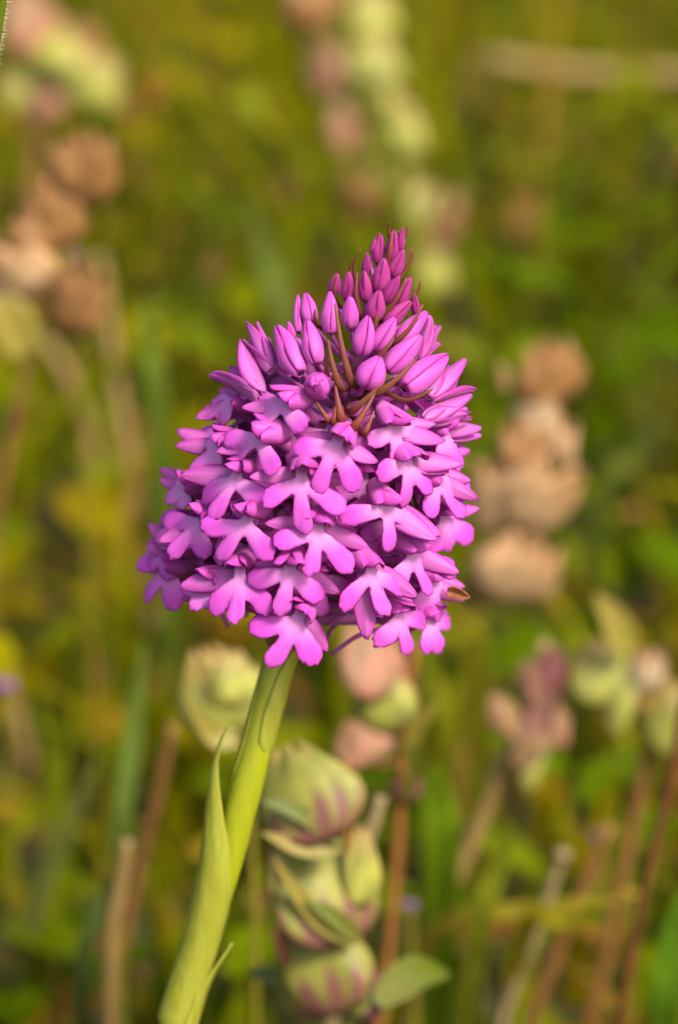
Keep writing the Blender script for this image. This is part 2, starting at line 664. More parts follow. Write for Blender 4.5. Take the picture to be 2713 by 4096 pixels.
for fi, (t0, l0, m0, r0) in enumerate(FL):
    rr = random.Random(100 + fi)
    T = hit(*t0, off=-0.0036)
    t, rad, ac = axis_of(T)
    N = (rad * 0.72 + AX * 0.42).normalized()
    vdir = (CAM - T).normalized()
    for _ in range(12):
        if N.dot(vdir) > 0.72:
            break
        N = (N + vdir * 0.12).normalized()

    def onplane(px):
        d = (P(px[0], px[1], D0) - CAM).normalized()
        s = (T - CAM).dot(N) / d.dot(N)
        return CAM + d * s

    tips = [onplane(q) - T for q in (l0, m0, r0)]
    Dn = tips[1].normalized()
    S = N.cross(Dn)
    loc = []
    for q in tips:
        x, y = q.dot(S) * 1000, -q.dot(Dn) * 1000
        L = math.hypot(x, y)
        kk = min(max(L, 2.8), 10.0) / L
        loc.append((x * kk, y * kk))
    lip = lip_mesh(loc, 300 + fi, WID.get(fi, (1, 1, 1)))
    floret(orchid, T, N, Dn, lip, rr, seps=SEP.get(fi))
    placed.append(T)

# --- the other florets of the spike (sides, back and behind the front ones)
POOL = []
for i in range(7):
    r = random.Random(900 + i)
    POOL.append(lip_mesh([(-4.4 + r.uniform(-.5, .5), -2.2 + r.uniform(-.7, .5)), (r.uniform(-.7, .7), -5.4 + r.uniform(-.5, .4)),
                          (4.4 + r.uniform(-.5, .5), -2.2 + r.uniform(-.7, .5))], 950 + i, step=0.36))
side = AX.cross(view).normalized()
front = side.cross(AX).normalized()
k = 0
for i in range(230):
    t = 0.09 + 0.53 * (i / 229)
    ph = i * RAD(137.5) + 0.4
    rad = front * math.cos(ph) + side * math.sin(ph)
    facing = math.cos(ph)
    off = 0.0040 if facing < 0.2 else 0.0088
    T = B + AX * (t * LEN) + rad * (prof(t) - off)
    lim = 0.0042 if facing < 0.2 else 0.0050
    if (facing > 0.1 and t < 0.24):
        continue
    if any((T - q).length < lim for q in placed):
        continue
    rr = random.Random(500 + i)
    N = rad * 0.8 + AX * rr.uniform(.25, .55) + side * rr.uniform(-.2, .2)
    Dn = -AX * 0.8 + rad * 0.5 + side * rr.uniform(-.3, .3)
    floret(orchid, T, N, Dn, POOL[k % 7], rr, sc_=0.95 if facing < 0.2 else 0.82)
    placed.append(T)
    k += 1

# --- buds: base, tip, width in photo pixels
def Z1(x, y):
    return 900 + x / 1.568, 860 + y / 1.568


BUDS = [(850, 885, 900, 645, 150), (880, 1085, 965, 898, 195), (575, 945, 518, 668, 145), (475, 1003, 328, 703, 172), (660, 752, 660, 488, 122),
        (785, 715, 785, 518, 120), (925, 665, 972, 482, 132), (945, 855, 1062, 655, 138), (1010, 985, 1222, 765, 165), (1115, 1095, 1385, 887, 190),
        (1000, 695, 1162, 548, 110), (1080, 805, 1258, 612, 130), (1205, 915, 1338, 692, 110), (995, 560, 1092, 388, 95), (1070, 595, 1163, 402, 92),
        (965, 485, 1002, 282, 124), (1045, 392, 1120, 225, 98), (955, 310, 978, 130, 92), (1040, 305, 1062, 105, 92), (1100, 225, 1112, 85, 55),
        (880, 545, 878, 358, 96), (880, 385, 893, 242, 66), (765, 545, 778, 362, 94), (675, 505, 703, 372, 88), (545, 690, 508, 496, 112),
        (462, 745, 458, 508, 66), (300, 975, 172, 688, 150), (190, 930, 120, 785, 76), (165, 950, 98, 825, 60), (1270, 1150, 1500, 980, 165),
        (230, 1140, 12, 935, 175), (430, 800, 398, 672, 60), (1240, 1290, 1520, 1195, 120), (1200, 640, 1190, 500, 60), (920, 240, 968, 118, 50)]


def bud_sepal_mesh(mat, seed):
    """one of three shells closing a pointed bud; unit length along +y, unit width"""
    nu, nv = 15, 9
    V, pig, edge = [], [], []
    for i in range(nu):
        u = i / (nu - 1)
        rho = 0.5 * (math.sin(math.pi * min(1, u * 0.975 + 0.008) ** 0.70) ** 0.66) * (1 - 0.10 * u) + 0.025
        for j in range(nv):
            v = j / (nv - 1) * 2 - 1
            a = (v + 0.10 * math.sin(3 * u + seed)) * RAD(66)
            rr = rho * (1 - 0.06 * abs(v) ** 6 + 0.03 * math.exp(-(v / 0.16) ** 2) * u)
            rr *= 1 + 0.10 * noise.noise(Vector((u * 2.6, v * 1.3, seed * 3.7)))
            V.append((math.sin(a) * rr + 0.05 * math.sin(seed * 2.1) * u * u, u, math.cos(a) * rr))
            pig.append(min(1, max(0, 0.2 + 0.5 * u + 0.4 * abs(v) + 0.5 * noise.noise(Vector((u * 3, v * 2, seed * 5.1))))))
            edge.append(0.9 if abs(v) > 0.99 else (0.15 if j in (1, nv - 2) else (0.10 if j == nv // 2 else 0)))
    V2, F2, at = shell(np.array(V), grid_faces(nu, nv, False), 0.03, {'pig': np.array(pig), 'edge': np.array(edge)})
    return mesh('bud_sepal', V2, F2, mat, at)


HALF = {26, 29, 30, 32, 12}
BSV = [bud_sepal_mesh(M_BUD, 1 + i) for i in range(5)]
BSYV = [bud_sepal_mesh(M_BUDT, 11 + i) for i in range(4)]
BS = BSV[0]
for bi, (x0, y0, x1, y1, w) in enumerate(BUDS):
    rr = random.Random(700 + bi)
    p0, p1 = Z1(x0, y0), Z1(x1, y1)
    a = hit(*p0, off=-0.0034)
    b = hit(*p1, off=-0.0003)
    ta, rad, ac = axis_of(a)
    dirn = b - a
    # keep the bud's depth lean in bounds
    dz = dirn.dot(FWD)
    flat = (dirn - FWD * dz)
    lim = 0.75 * flat.length
    if abs(dz) > lim:
        b = P(*p1, (a - CAM).dot(FWD) + math.copysign(lim, dz))
        dirn = b - a
    L = dirn.length
    wid = w / 1.568 / 36000
    x, y, z = basis(dirn, (CAM - a))
    rot = rr.choice((180, 180, 60, -60)) + rr.uniform(-18, 18)
    W = frame(x, y, z, a) @ Matrix.Rotation(RAD(rot), 4, 'Y')
    foot_b = ac - AX * 0.004
    V, F = tube([foot_b, foot_b.lerp(a, 0.6) + rad * 0.0004, a + dirn * 0.12], [0.00055, wid * 0.15, wid * 0.06], 10, 8)
    Wi = W.inverted()
    bo = obj('bud', mesh('bud_stalk', [Wi @ v for v in V], F, M_OVARY), W, orchid)
    young = ta > 0.80
    if bi in HALF:
        for q in range(5):
            me = rr.choice(LAT)
            ly = max(v.co.y for v in me.vertices)
            kk = L * (1.0 if q < 3 else 0.82) / ly
            kw = min(1.15, max(0.8, wid * 0.85 / 0.0028))
            Mq = (W @ Matrix.Rotation(RAD(120 * q + (60 if q > 2 else 0) + 15), 4, 'Y') @ Matrix.Translation((0, 0, wid * (0.24 if q < 3 else 0.1)))
                  @ Matrix.Rotation(RAD(rr.uniform(4, 15)), 4, 'X') @ Matrix.Rotation(math.pi, 4, 'Y') @ Matrix.Diagonal((kw, kk, kw * 1.6, 1)))
            obj('sepal' if q < 3 else 'petal', me, Mq, bo)
        continue
    for q in range(3):
        Mq = W @ Matrix.Rotation(RAD(120 * q), 4, 'Y') @ Matrix.Diagonal((wid * 0.95, L * 1.04, wid * 0.95, 1))
        obj('sepal', rr.choice(BSYV if young else BSV), Mq, bo)

# --- an opening bud seen end on
x, y = Z1(590, 1075)
a = hit(x, y, off=-0.004)
t, rad, ac = axis_of(a)
dirn = (rad * 0.8 + (CAM - a).normalized() * 0.8 + UP * 0.45 + RIGHT * 0.1).normalized()
bx, by, bz = basis(dirn, UP)
W = frame(bx, by, bz, a - dirn * 0.001)
V, F = tube([ac - AX * 0.004, ac.lerp(a, 0.6), a], [0.0006, 0.0008, 0.001], 8, 8)
ob = obj('opening_bud', mesh('bud_stalk', [W.inverted() @ v for v in V], F, M_OVARY), W, orchid)
for q in range(3):
    obj('sepal', BS, W @ Matrix.Rotation(RAD(120 * q + 20), 4, 'Y') @ Matrix.Rotation(RAD(-9), 4, 'X') @ Matrix.Diagonal((.0034, .0040, .0034, 1)), ob)
for q in range(2):
    obj('petal', BS, W @ Matrix.Rotation(RAD(180 * q + 80), 4, 'Y') @ Matrix.Diagonal((.0022, .0036, .0022, 1)), ob)

# --- bracts between the buds: base, tip, width
BRACTS = [(790, 1040, 690, 560, 62, 0), (650, 1010, 640, 830, 42, 0), (725, 1080, 645, 780, 62, 0), (845, 630, 830, 360, 44, 0), (825, 420, 852, 212, 28, 0),
          (950, 480, 995, 280, 52, 0), (930, 735, 972, 535, 48, 0), (985, 650, 1140, 395, 50, 0), (1060, 800, 1242, 562, 44, 0), (1140, 560, 1225, 410, 30, 0),
          (1105, 390, 1160, 205, 34, 0), (1130, 330, 1174, 224, 26, 0), (1040, 160, 1040, 44, 24, 0), (1110, 150, 1142, 68, 24, 0), (965, 260, 972, 112, 34, 0),
          (805, 420, 808, 272, 26, 0), (590, 700, 568, 592, 26, 0), (712, 560, 706, 378, 26, 0), (945, 1120, 1205, 895, 62, 0), (790, 1230, 978, 1062, 70, 0),
          (800, 1340, 945, 1110, 74, 1), (1120, 1160, 1305, 1088, 36, 0), (955, 900, 1062, 745, 48, 0), (660, 1290, 575, 1172, 46, 1), (680, 1310, 702, 1160, 40, 1),
          (735, 1290, 690, 1060, 84, 1), (1065, 330, 1085, 95, 46, 0), (1015, 330, 1048, 110, 40, 0), (1250, 780, 1225, 900, 20, 0), (870, 1370, 935, 1230, 50, 1)]
for bi, (x0, y0, x1, y1, w, red) in enumerate(BRACTS):
    a = hit(*Z1(x0, y0), off=-0.0032)
    b = hit(*Z1(x1, y1), off=0.0007 if not red else -0.0026)
    dz = (b - a).dot(FWD)
    fl_ = ((b - a) - FWD * dz).length
    if abs(dz) > 0.35 * fl_:
        b = P(*Z1(x1, y1), (a - CAM).dot(FWD) + math.copysign(0.35 * fl_, dz))
    t, rad, ac = axis_of(a)
    m1 = a.lerp(b, 0.5) + rad * 0.12 * (b - a).length
    C = spline([a.lerp(ac, 0.35) - (b - a) * 0.2, a, m1, b], 16)
    wid = w / 1.568 / 36000 * 0.58
    V, nu, nv = [], 16, 5
    for i, c in enumerate(C):
        u = i / 15
        tg = (C[min(i + 1, 15)] - C[max(i - 1, 0)]).normalized()
        n = ((CAM - c).normalized() + rad * 0.6)
        xx = tg.cross(n).normalized()
        nn = xx.cross(tg)
        ww = wid / 2 * (1 - max(0, (u - 0.40) / 0.60) ** 1.1) * min(1, 0.6 + u * 1.5) + 0.00004
        for j in range(nv):
            v = j / 2 - 1
            V.append(c + xx * (v * ww) + nn * ((1 - v * v) * ww * 0.35))
    V2, F2, _ = shell(np.array([tuple(v) for v in V]), grid_faces(nu, nv, True), 0.00014)
    obj_world('bract', V2, F2, M_BRACT_RED if red else M_BRACT, orchid)

# a withered sepal tip at the right of the head
a = hit(1790, 2365, off=-0.002)
b = P(1880, 2390, (a - CAM).dot(FWD) - 0.001)
x, y, z = basis(b - a, CAM - a)
obj('withered_sepal', sepal_mesh(2.8, 1.5, 0.9, -0.1, M_WITHER, 5, keel=0.2), frame(x, y, z, a), orchid)


# --- clasping leaves on the stem
def stem_at(y):
    for (p, q) in zip(stem_px, stem_px[1:]):
        if p[1] <= y <= q[1]:
            u = (y - p[1]) / (q[1] - p[1])
            return P(p[0] + (q[0] - p[0]) * u, y, D0 + p[2] + (q[2] - p[2]) * u), (P(p[0], p[1], D0 + p[2]) - P(q[0], q[1], D0 + q[2])).normalized()
    return stem_pts[-1], (stem_pts[-2] - stem_pts[-1]).normalized()


def clasp(name, rows, n=28, nv=13, th=0.00022):
    """rows: (y, centre angle deg, half angle deg, radius mm, shift right mm, shift front mm); angle 0 faces the camera, + is right"""
    V = []
    m = len(rows) - 1
    for i in range(n):
        u = i / (n - 1) * m
        k = min(int(u), m - 1)
        f = u - k
        f = f * f * (3 - 2 * f) if False else f
        y, ca, ha, rd, sx, sz = [a + (b - a) * f for a, b in zip(rows[k], rows[k + 1])]
        c, ax = stem_at(y)
        sd = ax.cross(view).normalized()
        fr = sd.cross(ax).normalized()
        sd = -sd if sd.dot(RIGHT) < 0 else sd
        fr = fr if fr.dot(view) > 0 else -fr
        c = c + sd * (sx * 0.001) + fr * (sz * 0.001)
        for j in range(nv):
            v = j / (nv - 1) * 2 - 1
            a = RAD(ca + ha * v)
            V.append(c + (sd * math.sin(a) + fr * math.cos(a)) * (rd * 0.001 * (1 + 0.02 * math.cos(v * 14))))
    V2, F2, _ = shell(np.array([tuple(v) for v in V]), grid_faces(n, nv, False), th)
    obj_world(name, V2, F2, M_SHEATH, orchid)


# rows run upwards from the leaf's base
clasp('sheath_leaf', [(2985, 35, 5, 1.98, 0, 0), (2950, 50, 48, 2.02, 0, 0), (2850, 58, 62, 2.02, .04, 0), (2700, 62, 55, 2.02, .15, 0), (2600, 66, 38, 2.05, .3, 0), (2565, 70, 10, 2.05, .4, 0)])
clasp('sheath_leaf', [(3125, -78, 6, 2.05, 0, 0), (3100, -80, 18, 2.08, 0, 0), (2950, -80, 30, 1.98, 0, 0), (2780, -84, 24, 1.84, 0, 0), (2640, -88, 6, 1.72, 0, 0)])
# the large leaf that peels off to the left
clasp('stem_leaf', [(4109, 0, 178, 2.0, 0, 0), (4085, 0, 178, 2.4, -.08, 0), (3950, -5, 172, 2.34, -.08, 0), (3800, -12, 160, 2.28, -.1, .1), (3650, -20, 140, 2.35, -.3, .2), (3500, -34, 112, 2.3, -.75, .3),
                    (3380, -48, 92, 2.1, -1.45, .4), (3250, -60, 80, 1.75, -2.35, .5), (3130, -70, 72, 1.15, -3.4, .7), (3060, -70, 70, .62, -3.95, .8), (2990, -60, 70, .32, -4.1, .8), (2935, -50, 60, .10, -3.9, .8)], 44, 17)
clasp('stem_leaf', [(4109, 80, 60, 2.6, 0, 0), (3950, 84, 50, 2.5, 0, -.1), (3860, 88, 36, 2.4, .35, -.2), (3790, 88, 24, 2.3, .95, -.2), (3740, 88, 6, 2.1, 1.5, -.2)], 24, 9)
# base rosette, below the frame
for q in range(5):
    a0 = q * 1.26 + 0.3
    d = Vector((math.cos(a0), math.sin(a0), 0))
    C = spline([foot + Vector((0, 0, 0.002)), foot + d * 0.02 + Vector((0, 0, 0.018)), foot + d * 0.05 + Vector((0, 0, 0.02)), foot + d * 0.075 + Vector((0, 0, 0.008))], 12)
    V = []
    for i, c in enumerate(C):
        xx = d.cross(Vector((0, 0, 1)))
        ww = 0.006 * math.sin(math.pi * (0.12 + 0.86 * i / 11)) + 0.0003
        for j in range(5):
            v = j / 2 - 1
            V.append(c + xx * v * ww + Vector((0, 0, abs(v) * ww * 0.5)))
    V2, F2, _ = shell(np.array([tuple(v) for v in V]), grid_faces(12, 5, True), 0.0004)
    obj_world('basal_leaf', V2, F2, M_SHEATH, orchid)

#@@BACKGROUND
# ================================================================== the meadow
def colour_mat(name, rough=0.5, transl=0.25, scale=220, amt=0.35, spec=0.02, tcol=(1, 1, 0.3)):
    """colour comes from each blade's own 'col' attribute"""
    m, nt, p, out = new_mat(name)
    a = attr(nt, 'col')
    n = noise_tex(nt, scale, 3)
    dark = mixc(nt, 1.0, a.outputs['Color'], (1 - amt, 1 - amt, 1 - amt), 'MULTIPLY')
    c = mixc(nt, ramp(nt, n, 0.3, 0.7), a.outputs['Color'], dark)
    p.inputs['Roughness'].default_value = rough
    p.inputs['Specular IOR Level'].default_value = spec
    leafy(nt, p, out, c, transl, tcol, n, 0.2, 0.0002)
    return m


M_GRASS = colour_mat('grass')
M_DRY = colour_mat('dry_grass', 0.6, 0.12, tcol=(1, .9, .7))
M_HERB = colour_mat('herb_leaf', 0.5, 0.25)

# ground
m, nt, p, out = new_mat('soil_and_moss')
n1 = noise_tex(nt, 14, 6)
n2 = noise_tex(nt, 160, 5)
c = mixc(nt, ramp(nt, n1, 0.35, 0.65), (0.05, 0.05, 0.002), (0.055, 0.035, 0.006))
c = mixc(nt, ramp(nt, n2, 0.35, 0.75), c, (0.04, 0.045, 0.002))
p.inputs['Roughness'].default_value = 0.9
leafy(nt, p, out, c, 0, None, n2, 0.8, 0.004)
M_GROUND = m
xs = [-150, -40, -10, -4, -2] + [-1.2 + 0.08 * i for i in range(31)] + [2, 4, 10, 40, 150]
ys = [-150, -40, -10, -4, -1.5] + [-0.6 + 0.08 * i for i in range(46)] + [4, 8, 20, 60, 200]


def ground_z(x, y):
    return 0.012 * noise.noise(Vector((x * 3, y * 3, 1.7))) + 0.006 * noise.noise(Vector((x * 11, y * 11, 4.1))) - 0.006


V = [(x, y, ground_z(x, y)) for x in xs for y in ys]
gr = obj('ground', mesh('ground', V, grid_faces(len(xs), len(ys), True), M_GROUND), I4)
tag(gr, kind='structure')


def headroom(y):
    """nothing loose stands higher than this near the orchid"""
    lowest = CAM.z - math.tan(PITCH + RAD(10.6)) * (y - CAM.y) - 0.004
    if y < 0.10:
        return max(0.012, lowest)
    return 0.03 + min(0.125, max(0, y - 0.10) * 0.42)


def blades(name, n, seed, palette, hrange, wrange, lean, yr, mat, label, cat, seg=6, droop=0.5, patch=9.0):
    r = random.Random(seed)
    V, F, Cc = [], [], []
    for _ in range(n):
        u = r.random()
        y = yr[0] + (yr[1] - yr[0]) * u ** 1.6
        halfw = 0.16 + 0.30 * max(0, y + 0.32)
        x = r.uniform(-halfw, halfw)
        h = min(r.uniform(*hrange), headroom(y) * r.uniform(0.55, 1.05))
        w = r.uniform(*wrange)
        az = r.uniform(0, 2 * math.pi)
        d = Vector((math.cos(az), math.sin(az), 0))
        ln = r.uniform(*lean) * h
        if y < 0.06:
            ln = min(ln, 0.03)
        fz = r.uniform(0, 2 * math.pi)
        sx = Vector((math.cos(fz), math.sin(fz), 0))
        sel = (noise.noise(Vector((x * patch, y * patch, seed))) + 0.5) * len(palette) + r.gauss(0, 0.9)
        c = palette[int(min(max(sel, 0), len(palette) - 1))]
        kb = r.uniform(0.75, 1.25)
        c = tuple(q * kb for q in c)
        base = Vector((x, y, ground_z(x, y) - 0.003))
        b0 = len(V)
        for i in range(seg):
            t = i / (seg - 1)
            pos = base + d * (ln * t ** 1.8) + Vector((0, 0, h * (t - droop * lean[1] * 0.25 * t ** 3)))
            ww = w * 0.5 * (1 - t ** 2.2) * (0.7 + 0.6 * min(1, t * 3)) + 0.00008
            V += [pos - sx * ww, pos + sx * ww]
            Cc += [c, c]
        for i in range(seg - 1):
            a = b0 + 2 * i
            F.append((a, a + 1, a + 3, a + 2))
    o = obj(name, mesh(name, V, F, mat, {'col': np.array(Cc)}), I4)
    tag(o, label, cat, kind='stuff')
    return o


G = [(0.0653, 0.1024, 0.0003), (0.112, 0.1382, 0.0003), (0.14, 0.1535, 0.0003), (0.1773, 0.1688, 0.0007), (0.1213, 0.1637, 0.0021), (0.1773, 0.1841, 0.007), (0.224, 0.1688, 0.0007)]
blades('meadow_grass', 11000, 3, G, (0.03, 0.17), (0.0016, 0.0044), (0.1, 0.9), (-0.5, 2.4), M_GRASS, 'green and olive grass blades filling the meadow behind the orchid', 'grass')
DG = [(0.2137, 0.1211, 0.018), (0.2422, 0.1496, 0.027), (0.171, 0.0784, 0.0067), (0.1995, 0.1069, 0.018), (0.2351, 0.1425, 0.0067)]
blades('dry_grass', 2200, 5, DG, (0.03, 0.16), (0.0012, 0.0034), (0.3, 1.4), (-0.4, 2.4), M_DRY, 'tan and brown dead grass blades scattered through the meadow', 'dry grass')


def herbs(name, n, seed, palette, yr, size, zr, mat, label, cat):
    r = random.Random(seed)
    V, F, Cc = [], [], []
    for _ in range(n):
        y = yr[0] + (yr[1] - yr[0]) * r.random() ** 1.6
        halfw = 0.16 + 0.30 * max(0, y + 0.32)
        x = r.uniform(-halfw, halfw)
        z = ground_z(x, y) + min(r.uniform(*zr), headroom(y) * r.uniform(0.3, 0.9))
        s = r.uniform(*size)
        az = r.uniform(0, 6.283)
        d = Vector((math.cos(az), math.sin(az), r.uniform(-0.2, 0.9))).normalized()
        n_ = Vector((r.uniform(-.6, .6), r.uniform(-.9, .2), 1)).normalized()
        xx = d.cross(n_).normalized()
        nn = xx.cross(d)
        sel = (noise.noise(Vector((x * 8, y * 8, seed))) + 0.5) * len(palette) + r.gauss(0, 0.9)
        c = palette[int(min(max(sel, 0), len(palette) - 1))]
        kb = r.uniform(0.75, 1.2)
        c = tuple(q * kb for q in c)
        asp = r.uniform(0.3, 0.75)
        b0 = len(V)
        for i in range(5):
            t = i / 4
            ww = s * asp * 0.5 * math.sin(math.pi * (0.08 + 0.88 * t)) ** 0.8
            ctr = Vector((x, y, z)) + d * (s * t) - nn * (0.25 * s * t * t)
            for v in (-1, 0, 1):
                V.append(ctr + xx * (v * ww) + nn * (abs(v) * ww * 0.35))
                Cc.append(c)
        for i in range(4):
            for j in range(2):
                a = b0 + 3 * i + j
                F.append((a, a + 1, a + 4, a + 3))
    tag(obj(name, mesh(name, V, F, mat, {'col': np.array(Cc)}), I4), label, cat, kind='stuff')


H = [(0.068, 0.1126, 0.0003), (0.1069, 0.1433, 0.0007), (0.1458, 0.1637, 0.0014), (0.175, 0.2046, 0.0105), (0.1847, 0.1637, 0.0007), (0.1264, 0.1637, 0.0035), (0.2236, 0.1586, 0.0014)]
herbs('low_herbs', 8000, 11, H, (-0.4, 2.4), (0.006, 0.022), (0.004, 0.09), M_HERB, 'small broad green herb leaves carpeting the meadow under the grass', 'herbs')
HB = [(0.16, 0.085, 0.012), (0.2, 0.13, 0.006), (0.19, 0.09, 0.03), (0.14, 0.06, 0.01), (0.21, 0.15, 0.006)]
herbs('withered_leaves', 700, 13, HB, (0.10, 2.4), (0.006, 0.018), (0.01, 0.11), M_DRY, 'brown, pink and ochre withered leaves caught among the grass', 'dead leaves')


# ------------------------------------------------------------------ yellow rattle plants and stems
def calyx_mat(name, c1, c2, c3, sc_=3.2, transl=0.25):
    m, nt, p, out = new_mat(name)
    h = attr(nt, 'h').outputs['Fac']
    n = noise_tex(nt, sc_, 3)
    c = mixc(nt, ramp(nt, n, 0.40, 0.62), c1, tuple(0.55 * q for q in c2))
    ed = mixc(nt, ramp(nt, h, 0.5, 0.95), c, c3)
    tc = nd(nt, 'TexCoord')
    vo = nd(nt, 'TexVoronoi', feature='DISTANCE_TO_EDGE')
    vo.inputs['Scale'].default_value = 9
    nt.links.new(tc.outputs['Generated'], vo.inputs['Vector'])
    p.inputs['Roughness'].default_value = 0.55
    leafy(nt, p, out, ed, transl, (1, 1, .6), vo.outputs['Distance'], 0.5, 0.0006)
    return m


M_CG = calyx_mat('calyx_green', (0.30, 0.30, 0.035), (0.36, 0.34, 0.07), (0.34, 0.20, 0.05))
M_CY = calyx_mat('calyx_pale', (0.40, 0.39, 0.06), (0.36, 0.36, 0.06), (0.36, 0.22, 0.07))
M_CP = calyx_mat('calyx_pink', (0.36, 0.15, 0.08), (0.34, 0.20, 0.07), (0.26, 0.14, 0.05))
M_CB = calyx_mat('calyx_brown', (0.34, 0.165, 0.05), (0.27, 0.12, 0.03), (0.30, 0.14, 0.04))
M_CBL = calyx_mat('calyx_straw', (0.60, 0.38, 0.19), (0.56, 0.34, 0.15), (0.44, 0.23, 0.09))
M_CW = calyx_mat('calyx_cream', (0.58, 0.44, 0.27), (0.52, 0.40, 0.2), (0.4, 0.2, 0.1))
M_CM = calyx_mat('calyx_maroon', (0.24, 0.06, 0.07), (0.30, 0.09, 0.08), (0.18, 0.04, 0.05))
M_SRED = simple_mat('red_stem', (0.20, 0.06, 0.02), (0.26, 0.11, 0.02), 200, 0.5)
M_SBRN = simple_mat('brown_stem', (0.20, 0.09, 0.02), (0.13, 0.055, 0.012), 200, 0.6)
M_SDARK = simple_mat('dark_stem', (0.08, 0.03, 0.008), (0.14, 0.05, 0.012), 200, 0.5)
M_STAN = simple_mat('tan_stem', (0.25, 0.165, 0.05), (0.20, 0.12, 0.035), 300, 0.6)
M_SGREY = simple_mat('grey_stem', (0.25, 0.18, 0.085), (0.18, 0.125, 0.055), 300, 0.6)
M_SGRN = simple_mat('green_stem', (0.16, 0.15, 0.01), (0.20, 0.14, 0.015), 200, 0.5)
M_PURP = simple_mat('purple_floret', (0.22, 0.06, 0.30), (0.32, 0.12, 0.36), 300, 0.5, 0.2)
M_YEL = simple_mat('yellow_floret', (0.36, 0.23, 0.01), (0.30, 0.20, 0.01), 300, 0.5, 0.2)


def calyx_mesh(mat, seed, dry=False):
    """flattened papery pouch, unit wide and high; green ones close to a toothed mouth, dry ones gape with a torn rim"""
    r = random.Random(seed)
    nu, nv = 15, 28
    V, h, uu, aa = [], [], [], []
    ph = r.random() * 6
    top = 0.80 if dry else 0.95
    for i in range(nu):
        u = i / (nu - 1)
        prf = max(0.05, math.sin(math.pi * (0.03 + (top - 0.03) * u) ** 0.74) ** 0.72)
        for j in range(nv):
            a = 2 * math.pi * j / nv
            wob = 1 + 0.05 * math.sin(10 * a + ph) * math.sin(math.pi * u) + 0.07 * math.sin(2 * a + ph + 3 * u) + 0.06 * math.sin(5 * a + 4 * u + ph)
            if dry:
                wob += 0.10 * math.sin(3 * a + 2 * ph) * u
            x = math.cos(a) * 0.5 * prf * wob * (1 + 0.08 * abs(math.cos(a)) ** 8)
            y = math.sin(a) * 0.5 * prf * (0.42 if dry else 0.36) * wob
            z = u
            if u > 0.75:
                k = (u - 0.75) / 0.25
                z += k * ((0.13 * math.cos(4 * a + ph) + 0.06 * math.sin(11 * a + ph)) if dry else 0.07 * math.cos(4 * a))
            V.append((x, y, z - 0.03 * math.sin(math.pi * u) * math.cos(2 * a)))
            h.append(min(1, max(u * 0.9, abs(math.cos(a)) ** 6 * 0.85)))
            uu.append(u)
            aa.append(a)
    F = []
    for i in range(nu - 1):
        for j in range(nv):
            a = i * nv + j
            b = i * nv + (j + 1) % nv
            F.append((a, b, b + nv, a + nv))
    V2, F2, at = shell(np.array(V), F, 0.02, {'h': np.array(h), 'u': np.array(uu), 'ang': np.array(aa)})
    return mesh('calyx', V2, F2, mat, at)


# fresh calyx, wine-red streaks rising from its base
m, nt, p, out = new_mat('calyx_streaked')
au, an = attr(nt, 'u').outputs['Fac'], attr(nt, 'ang').outputs['Fac']
mm = nd(nt, 'Math', operation='MULTIPLY'); mm.inputs[1].default_value = 11
nt.links.new(an, mm.inputs[0])
w = nd(nt, 'Math', operation='SINE'); nt.links.new(mm.outputs[0], w.inputs[0])
k1 = nd(nt, 'Math', operation='MULTIPLY_ADD'); k1.inputs[1].default_value = 0.16
nt.links.new(w.outputs[0], k1.inputs[0]); nt.links.new(au, k1.inputs[2])
k2 = nd(nt, 'Math', operation='MULTIPLY_ADD'); k2.inputs[1].default_value = 0.5
nt.links.new(noise_tex(nt, 4, 3), k2.inputs[0]); nt.links.new(k1.outputs[0], k2.inputs[2])
base = mixc(nt, ramp(nt, noise_tex(nt, 2.5, 3), 0.4, 0.6), (0.27, 0.26, 0.035), (0.17, 0.17, 0.018))
c = mixc(nt, ramp(nt, k2.outputs[0], 0.42, 0.68), (0.20, 0.075, 0.055), base)
c = mixc(nt, ramp(nt, attr(nt, 'h').outputs['Fac'], 0.75, 1.0), c, (0.36, 0.22, 0.06))
p.inputs['Roughness'].default_value = 0.55
leafy(nt, p, out, c, 0.25, (1, 1, .6))
M_CK = m

CAL = {}
for key, mt in (('g', M_CG), ('y', M_CY), ('p', M_CP), ('b', M_CB), ('s', M_CBL), ('w', M_CW), ('m', M_CM), ('k', M_CK)):
    CAL[key] = [calyx_mesh(mt, 31 + i * 7, key in 'bsw') for i in range(3)]


def leaf_mat(name, base, tip, stripe):
    m, nt, p, out = new_mat(name)
    u = attr(nt, 'u').outputs['Fac']
    v = attr(nt, 'v').outputs['Fac']
    c = mixc(nt, ramp(nt, u, 0.25, 0.75), base, tip)
    w = nd(nt, 'Math', operation='SINE')
    mm = nd(nt, 'Math', operation='MULTIPLY')
    nt.links.new(v, mm.inputs[0])
    mm.inputs[1].default_value = 26
    nt.links.new(mm.outputs[0], w.inputs[0])
    c = mixc(nt, ramp(nt, w.outputs[0], 0.1, 1.6), c, stripe)
    p.inputs['Roughness'].default_value = 0.5
    leafy(nt, p, out, c, 0.22, (1, 1, .6), noise_tex(nt, 400, 3), 0.2, 0.0002)
    return m


